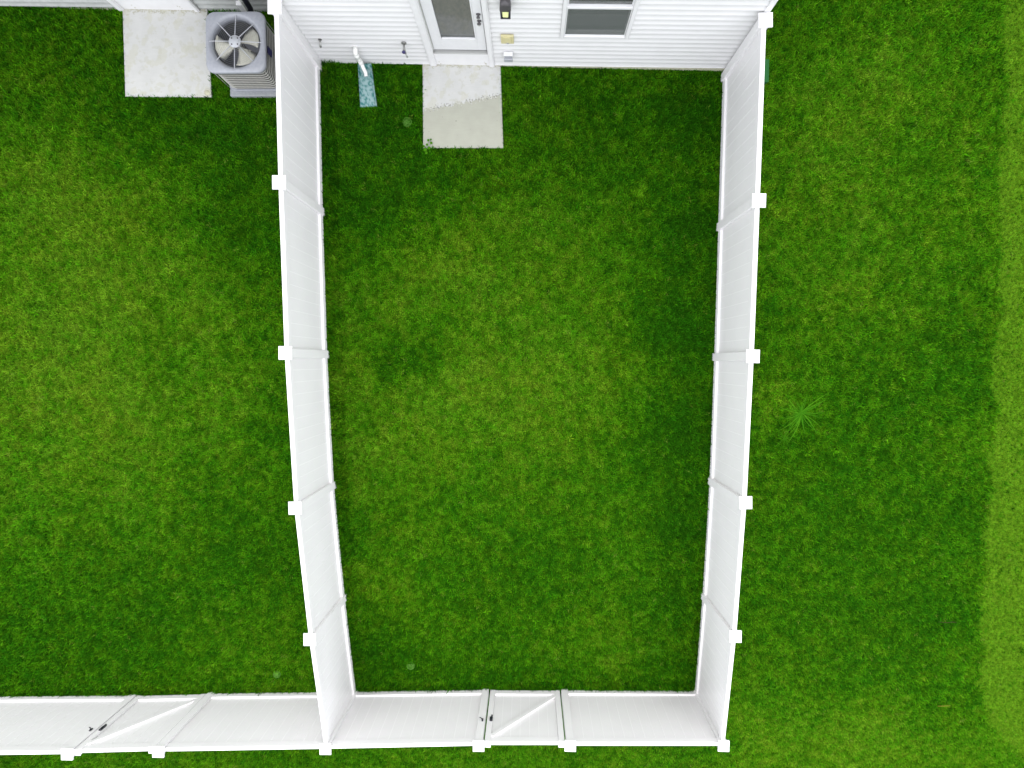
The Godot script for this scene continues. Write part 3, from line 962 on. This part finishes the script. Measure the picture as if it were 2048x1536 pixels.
func leaf_blade(length: float, width: float, rise: float, droop: float, bend: float) -> ArrayMesh:
	# a thin grass leaf along x, arching up and over
	var rings := []
	for i in 8:
		var t := i / 7.0
		var w := width * (sin(minf(1.0, t * 2.5 + 0.25) * PI / 2) * (1.0 - pow(t, 3.0))) + 0.0006
		var c := Vector3(length * t, rise * sin(t * PI * 0.75) - droop * t * t, bend * t * t)
		rings.append(PackedVector3Array([c + Vector3(0, 0.001, -w), c + Vector3(0, -0.001, 0), c + Vector3(0, 0.001, w), c + Vector3(0, 0.0014, 0)]))
	return loft(rings)

func make_plants() -> void:
	var green := paint(Color(0.028, 0.122, 0.004), 0.85, 0.0, 0.08)
	green.backlight_enabled = true
	green.backlight = Color(0.3, 0.4, 0.1)
	var bright := paint(Color(0.048, 0.165, 0.006), 0.85, 0.0, 0.08)
	bright.backlight_enabled = true
	bright.backlight = Color(0.3, 0.4, 0.1)
	var blades := []
	for k in 6:
		blades.append(leaf_blade(rng.randf_range(0.28, 0.5), rng.randf_range(0.004, 0.006), rng.randf_range(0.015, 0.03), rng.randf_range(0.0, 0.02), rng.randf_range(-0.16, 0.16)))
	for d in [[4.60, 0.86, 54, 1.12, "large crabgrass rosette sprawling on the open lawn outside the fence"], [2.36, 5.33, 26, 0.6, "crabgrass tuft in the enclosed yard's corner by gate and window-side fence"], [4.35, 1.28, 22, 0.5, "small grass weed beside the large crabgrass rosette"]]:
		var w := thing("crabgrass_weed", d[4], "weed", on_ground(d[0], d[1], 0.03), 0.0, "grass weeds in the lawn")
		for k in d[2]:
			var a: float = TAU * k / d[2] + rng.randf_range(-0.4, 0.4)
			part("leaf", blades[k % 6], green if k % 3 else bright, w, Vector3(rng.randf_range(-0.02, 0.02), rng.randf_range(0.0, 0.02), rng.randf_range(-0.02, 0.02)), Basis(Vector3.UP, a).scaled(Vector3.ONE * d[3] * rng.randf_range(0.6, 1.1)))
	# round-leaved weed growing over a slab corner
	var c := thing("clover_weed", "bright green round-leaved weed growing over the stained slab's corner", "weed", on_ground(-1.60, -3.41, 0.035))
	var leaf := lathe([Vector2(0, -0.001), Vector2(0.028, 0.003), Vector2(0.034, 0.006), Vector2(0.028, 0.006), Vector2(0, 0.003)], 12)
	for p in [[-0.03, 0.05, 1.15], [0.03, 0.02, 1.0], [0.065, -0.06, 0.8], [0.02, -0.10, 0.75], [-0.01, 0.10, 0.9], [0.045, 0.075, 0.7], [-0.05, 0.0, 0.8], [0.09, 0.01, 0.6], [0.0, -0.03, 0.8], [0.06, -0.11, 0.6]]:
		var high := rng.randf_range(0.03, 0.06)
		part("leaf", leaf, bright if p[2] > 0.7 else green, c, Vector3(p[0], high, p[1]), Basis(Vector3(rng.randf_range(-1, 1), 0.3, rng.randf_range(-1, 1)).normalized(), rng.randf_range(-0.3, 0.3)).scaled(Vector3.ONE * p[2] * 0.75))
		part("stalk", tube([Vector3(p[0] * 0.3, -0.03, p[1] * 0.3), Vector3(p[0] * 0.8, high * 0.6, p[1] * 0.8), Vector3(p[0], high, p[1])], 0.002, 5), bright, c)
	# dropped yellow stalk and twig
	var straw := paint(Color(0.20, 0.20, 0.025), 0.8, 0.0, 0.1)
	var s := thing("dry_stalk", "bent yellow grass stalk lying on the lawn outside the fence", "stalk", on_ground(8.27, 6.80, 0.085))
	part("stalk", tube([Vector3(-0.16, 0.0, 0.01), Vector3(-0.05, 0.012, 0.0), Vector3(0.09, 0.005, -0.005)], [0.005, 0.006, 0.004], 6), straw, s)
	part("stalk", tube([Vector3(0.09, 0.005, -0.005), Vector3(0.03, 0.01, -0.08), Vector3(-0.06, 0.0, -0.17)], [0.006, 0.005, 0.003], 6), green, s)
	var bark := paint(Color(0.04, 0.035, 0.015), 0.9, 0.0, 0.1)
	s = thing("fallen_twig", "thin dark twig lying on the outer lawn near its pale strip", "twig", on_ground(7.77, 4.81, 0.075))
	part("twig", tube([Vector3(-0.17, 0, 0.0), Vector3(-0.04, 0.01, 0.012), Vector3(0.08, 0.004, 0.0), Vector3(0.16, 0.0, 0.008)], [0.004, 0.006, 0.006, 0.003], 6), bark, s)

func tuft_mesh(blades: int, high: float, spread: float, wide: float) -> ArrayMesh:
	var st := SurfaceTool.new()
	st.begin(Mesh.PRIMITIVE_TRIANGLES)
	st.set_smooth_group(-1)
	for k in blades:
		var a := rng.randf() * TAU
		var root := Vector3(cos(a), 0, sin(a)) * sqrt(rng.randf()) * spread
		var b := a + rng.randf_range(-1.4, 1.4)
		var lean := Vector3(cos(b), 0, sin(b))
		var side := Vector3(-lean.z, 0, lean.x) * wide * rng.randf_range(0.7, 1.3)
		var h := high * rng.randf_range(0.6, 1.15)
		var reach := h * rng.randf_range(0.3, 0.95)
		var mid := root + Vector3(0, h * 0.62, 0) + lean * reach * 0.4
		var tip := root + Vector3(0, h * rng.randf_range(0.7, 1.0), 0) + lean * reach
		var v := rng.randf_range(0.62, 1.38)
		st.set_color(Color(v * rng.randf_range(0.8, 1.3), v, v * rng.randf_range(0.7, 1.2)))
		for p in [root - side * 0.8, root + side * 0.8, mid + side, root - side * 0.8, mid + side, mid - side, mid - side, mid + side, tip]:
			st.add_vertex(p)
	st.generate_normals()
	return st.commit()

const STRIP := [[-9.0, 7.2], [-5.64, 7.39], [-4.9, 7.44], [-0.2, 7.78], [1.5, 7.98], [3.87, 8.28], [5.3, 8.55], [6.34, 8.85], [7.4, 9.4], [8.5, 10.6], [10.0, 13.0]]

func strip_edge(z: float) -> float:
	for k in STRIP.size() - 1:
		if z < STRIP[k + 1][0]:
			return lerpf(STRIP[k][1], STRIP[k + 1][1], clampf((z - STRIP[k][0]) / (STRIP[k + 1][0] - STRIP[k][0]), 0.0, 1.0))
	return 13.0

func bare(p: Vector2) -> bool:
	# where no grass roots
	var wall := WALL_Z + 0.02394 * p.x
	if p.x < 3.18 and p.y < wall + 0.005 and p.x > -3.36:
		return true
	if p.x <= -3.36 and p.y < wall - 0.74:
		return true
	if p.x > -4.72 and p.x < -3.80 and p.y > -5.13 and p.y < -4.20:
		return true
	var q := p + Vector2(sin(p.x * 31.0 + p.y * 57.0), sin(p.x * 43.0 - p.y * 29.0)) * 0.009
	for o in [slab_main, slab_side, splash_outline]:
		if Geometry2D.is_point_in_polygon(q, o):
			return true
	return false

# paler, drier stands of grass (weight > 0) and lusher ones, with shade by fence and house painted in (weight < 0): x, z, radius, weight
const PATCHES := [
	[-8.0, -3.1, 1.35, 0.50], [-6.9, -2.4, 1.20, 0.45], [-7.7, -1.0, 1.76, 0.55], [-6.3, -1.3, 1.12, 0.40], [-8.0, 0.6, 1.61, 0.50], [-6.6, 0.6, 1.22, 0.40], [-5.1, -0.7, 0.57, 0.45], [-4.9, 0.6, 0.65, 0.50], [-5.2, 1.2, 0.49, 0.40], [-8.1, 2.2, 1.23, 0.30], [-6.8, 2.3, 1.16, 0.25], [-5.8, -2.7, 0.48, 0.30],
	[-4.6, -3.4, 0.96, -0.60], [-5.1, -2.2, 0.56, -0.35], [-4.2, -1.8, 0.64, -0.50], [-4.3, 1.1, 0.49, -0.50], [-5.8, -0.0, 0.41, -0.30], [-4.6, 3.1, 0.93, -0.50], [-5.9, 4.2, 1.72, -0.35], [-8.0, 4.6, 1.54, -0.35], [-7.4, -5.3, 0.63, -0.30], [-5.8, -3.9, 1.12, -0.45], [-5.5, 1.9, 0.58, -0.30], [-9.0, 6.0, 1.76, -0.40], [-7.5, -4.2, 0.95, -0.10],
	[-0.8, -2.1, 0.89, 0.40], [-0.0, -2.4, 0.73, 0.35], [-2.7, -1.3, 0.57, 0.35], [-1.6, -1.5, 0.89, 0.40], [-0.8, -1.0, 0.90, 0.50], [-2.7, -0.7, 0.49, 0.40], [-2.2, -0.6, 0.49, 0.40], [0.0, -0.7, 0.82, 0.35], [0.8, -1.3, 0.82, 0.30], [-2.9, 0.3, 0.49, 0.50], [-1.9, 0.7, 0.91, 0.55], [-1.0, 0.1, 0.58, 0.45], [-0.6, 0.5, 0.91, 0.45], [0.4, 0.2, 0.91, 0.40], [-2.5, 1.5, 0.67, 0.40], [-1.3, 1.7, 0.59, 0.35], [0.0, 1.5, 0.84, 0.25], [1.4, 0.5, 0.75, 0.30], [-3.0, 1.3, 0.41, 0.40], [1.9, -2.4, 0.49, 0.25],
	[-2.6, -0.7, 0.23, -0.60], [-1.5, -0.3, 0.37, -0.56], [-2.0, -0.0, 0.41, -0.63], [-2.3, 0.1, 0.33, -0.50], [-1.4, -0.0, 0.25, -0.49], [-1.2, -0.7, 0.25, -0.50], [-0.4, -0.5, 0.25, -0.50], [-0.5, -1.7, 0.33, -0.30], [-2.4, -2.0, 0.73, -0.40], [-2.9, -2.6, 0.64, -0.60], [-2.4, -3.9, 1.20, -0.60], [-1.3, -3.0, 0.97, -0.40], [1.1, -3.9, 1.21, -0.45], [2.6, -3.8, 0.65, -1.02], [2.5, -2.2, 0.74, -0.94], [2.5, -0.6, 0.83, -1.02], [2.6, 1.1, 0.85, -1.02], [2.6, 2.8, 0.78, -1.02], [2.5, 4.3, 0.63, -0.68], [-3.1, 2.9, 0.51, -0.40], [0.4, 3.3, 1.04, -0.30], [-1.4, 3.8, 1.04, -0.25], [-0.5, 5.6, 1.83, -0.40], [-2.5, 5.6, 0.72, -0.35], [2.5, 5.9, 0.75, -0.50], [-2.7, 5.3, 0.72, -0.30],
	[-1.8, 3.0, 0.34, 0.40], [-2.4, 3.9, 0.52, 0.35], [-2.0, 4.1, 0.35, 0.30], [-2.8, 3.6, 0.30, 0.30], [-1.5, 4.8, 0.44, 0.30], [1.3, 5.0, 0.64, 0.40], [1.6, 5.5, 0.37, 0.35], [0.4, 5.3, 0.55, 0.20], [-2.7, 2.4, 0.51, 0.25], [3.0, 2.3, 0.17, 0.30],
	[4.6, -4.0, 0.90, 0.40], [5.4, -4.3, 0.81, 0.30], [4.4, -3.1, 0.65, 0.35], [5.4, -2.4, 0.99, 0.35], [4.1, -2.2, 0.49, 0.25], [4.9, -1.3, 0.66, 0.35], [5.9, -4.7, 0.81, 0.20], [4.2, 0.6, 0.34, 0.50], [6.3, -3.8, 0.65, 0.25], [6.5, -1.8, 0.83, 0.15], [7.3, 1.5, 0.69, 0.20],
	[4.0, -3.8, 0.41, -0.30], [4.1, -0.9, 0.42, -0.40], [6.1, 0.3, 1.02, -0.35], [4.6, 1.5, 0.77, -0.30], [6.0, 2.2, 1.31, -0.40], [7.3, 2.9, 0.89, -0.40], [4.8, 3.3, 1.07, -0.20], [5.9, 4.3, 1.19, -0.40], [7.4, 4.9, 1.12, -0.45], [5.4, 5.8, 0.76, -0.30], [7.3, 6.3, 1.17, -0.25], [7.3, -0.2, 0.68, -0.30], [7.6, 0.6, 0.43, -0.40], [7.8, 2.4, 0.35, -0.40],
	[5.0, 7.7, 0.91, 0.50], [4.2, 7.1, 0.49, 0.40], [6.7, 8.1, 1.55, 0.45], [8.3, 8.1, 1.04, 0.35], [10.1, 8.4, 0.85, 0.40], [7.0, 7.2, 0.80, 0.25], [4.6, 8.3, 0.62, 0.30], [-7.8, 7.7, 1.12, 0.20], [-1.6, 8.0, 0.59, 0.30], [-0.1, 8.1, 0.79, 0.35], [2.0, 8.1, 0.80, 0.30],
]

func make_grass() -> void:
	var m := StandardMaterial3D.new()
	m.vertex_color_use_as_albedo = true
	m.roughness = 0.75
	m.metallic_specular = 0.08
	m.backlight_enabled = true
	m.backlight = Color(0.3, 0.32, 0.2)
	var tall := tuft_mesh(10, 0.054, 0.018, 0.0040)
	var short := tuft_mesh(12, 0.034, 0.026, 0.0036)
	var broad := noise(71, 0.45, 4)
	var medium := noise(72, 3.0, 4)
	var small := noise(73, 10.0, 2)
	var edge := noise(74, 1.1, 3)
	var hue := noise(75, 0.8, 3)
	# x from, x to, z from, z to, name, label, tuft, per square metre
	var beds := [
		[-3.30, 3.12, -4.75, 6.30, "mown mid-green lawn grass inside the white fence", tall],
		[-11.4, -3.34, -5.7, 6.15, "mown lawn grass on the air conditioner side of the dividing fence", tall],
		[3.14, 12.8, -7.5, 10.2, "rougher lawn grass outside the window-side fence", tall],
		[-11.6, 3.14, 6.2, 9.2, "lawn grass beyond the back fence and gates", tall],
		[7.0, 12.8, -7.5, 10.2, "pale fine short grass in the strip along the picture's edge", short],
	]
	# how pale or dark each tenth of a metre of lawn is, painted shade included
	var lawn_tone := PackedFloat32Array()
	lawn_tone.resize(280 * 210)
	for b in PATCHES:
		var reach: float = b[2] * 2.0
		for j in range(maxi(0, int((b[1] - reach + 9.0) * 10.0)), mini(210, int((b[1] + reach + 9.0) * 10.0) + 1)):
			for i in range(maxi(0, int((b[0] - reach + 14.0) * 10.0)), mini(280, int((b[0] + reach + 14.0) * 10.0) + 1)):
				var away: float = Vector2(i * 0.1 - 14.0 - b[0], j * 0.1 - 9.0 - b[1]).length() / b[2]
				lawn_tone[j * 280 + i] += b[3] * exp(-away * away * 1.3)
	for bed in beds:
		var x0: float = bed[0]
		var x1: float = bed[1]
		var z0: float = bed[2]
		var z1: float = bed[3]
		var is_short: bool = bed[5] == short
		var step := 0.0240 if not is_short else 0.0250
		var places := []
		var tints := PackedColorArray()
		var z := z0
		while z < z1:
			var x := x0
			while x < x1:
				var p := Vector2(x + rng.randf_range(-0.6, 0.6) * step, z + rng.randf_range(-0.6, 0.6) * step)
				x += step
				if p.x < x0 or p.x > x1 or p.y < z0 or p.y > z1:
					continue
				var limit := strip_edge(p.y) + 0.15 * edge.get_noise_2d(p.x, p.y) + 0.12 * medium.get_noise_2d(p.x, p.y) + 0.06 * small.get_noise_2d(p.x, p.y)
				if (p.x > limit) != is_short and p.x > 6.9:
					# a few lush clumps grow in the pale strip
					if is_short or medium.get_noise_2d(p.x * 2.0, p.y * 2.0) < 0.42:
						continue
				if is_short and p.x < limit:
					continue
				if bare(p):
					continue
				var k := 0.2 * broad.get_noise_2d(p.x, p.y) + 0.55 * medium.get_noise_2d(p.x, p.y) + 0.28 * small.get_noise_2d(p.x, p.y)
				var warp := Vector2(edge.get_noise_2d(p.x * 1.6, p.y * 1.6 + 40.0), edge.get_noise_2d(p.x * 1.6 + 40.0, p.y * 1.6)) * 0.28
				k += 0.62 * lawn_tone[clampi(roundi((p.y + warp.y + 9.0) * 10.0), 0, 209) * 280 + clampi(roundi((p.x + warp.x + 14.0) * 10.0), 0, 279)]
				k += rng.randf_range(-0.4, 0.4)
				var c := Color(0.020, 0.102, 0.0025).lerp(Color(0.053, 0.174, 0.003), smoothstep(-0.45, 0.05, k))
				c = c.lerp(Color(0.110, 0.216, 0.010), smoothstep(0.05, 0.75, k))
				var warm := hue.get_noise_2d(p.x, p.y)
				c.r *= 1.0 + 0.15 * warm
				if is_short:
					c = Color(0.090, 0.230, 0.008).lerp(Color(0.115, 0.235, 0.011), clampf(0.5 + k * 0.7, 0.0, 1.0))
				c *= exp(rng.randf_range(-0.35, 0.3) if is_short else rng.randf_range(-0.8, 0.5))
				if rng.randf() < 0.004:
					c = Color(0.15, 0.22, 0.03)
				var s := rng.randf_range(0.7, 1.2)
				if rng.randf() < 0.008:
					s *= 1.5
				var high := s * (1.0 - 0.35 * clampf(k, -0.3, 0.8))
				# the mower misses a hand's breadth along the fences and walls
				if (absf(absf(p.x) - 3.2) < 0.15 and p.y < 6.4) or (absf(p.y - 6.2) < 0.16 and p.x < 3.4):
					high *= rng.randf_range(1.1, 2.0)
				if rng.randf() < 0.004:
					high *= 1.8
				var basis := Basis(Vector3.UP, rng.randf() * TAU) * Basis(Vector3.RIGHT, rng.randf_range(-0.3, 0.3))
				basis = basis.scaled_local(Vector3(s, high, s))
				places.append(Transform3D(basis, on_ground(p.x, p.y, -0.004)))
				tints.append(c)
			z += step
		var mm := MultiMesh.new()
		mm.transform_format = MultiMesh.TRANSFORM_3D
		mm.use_colors = true
		mm.mesh = bed[5]
		mm.instance_count = places.size()
		for i in places.size():
			mm.set_instance_transform(i, places[i])
			mm.set_instance_color(i, tints[i])
		var o := MultiMeshInstance3D.new()
		o.name = numbered("grass")
		o.multimesh = mm
		o.material_override = m
		o.set_meta("kind", "stuff")
		o.set_meta("label", bed[4])
		o.set_meta("category", "grass")
		add_child(o, true)
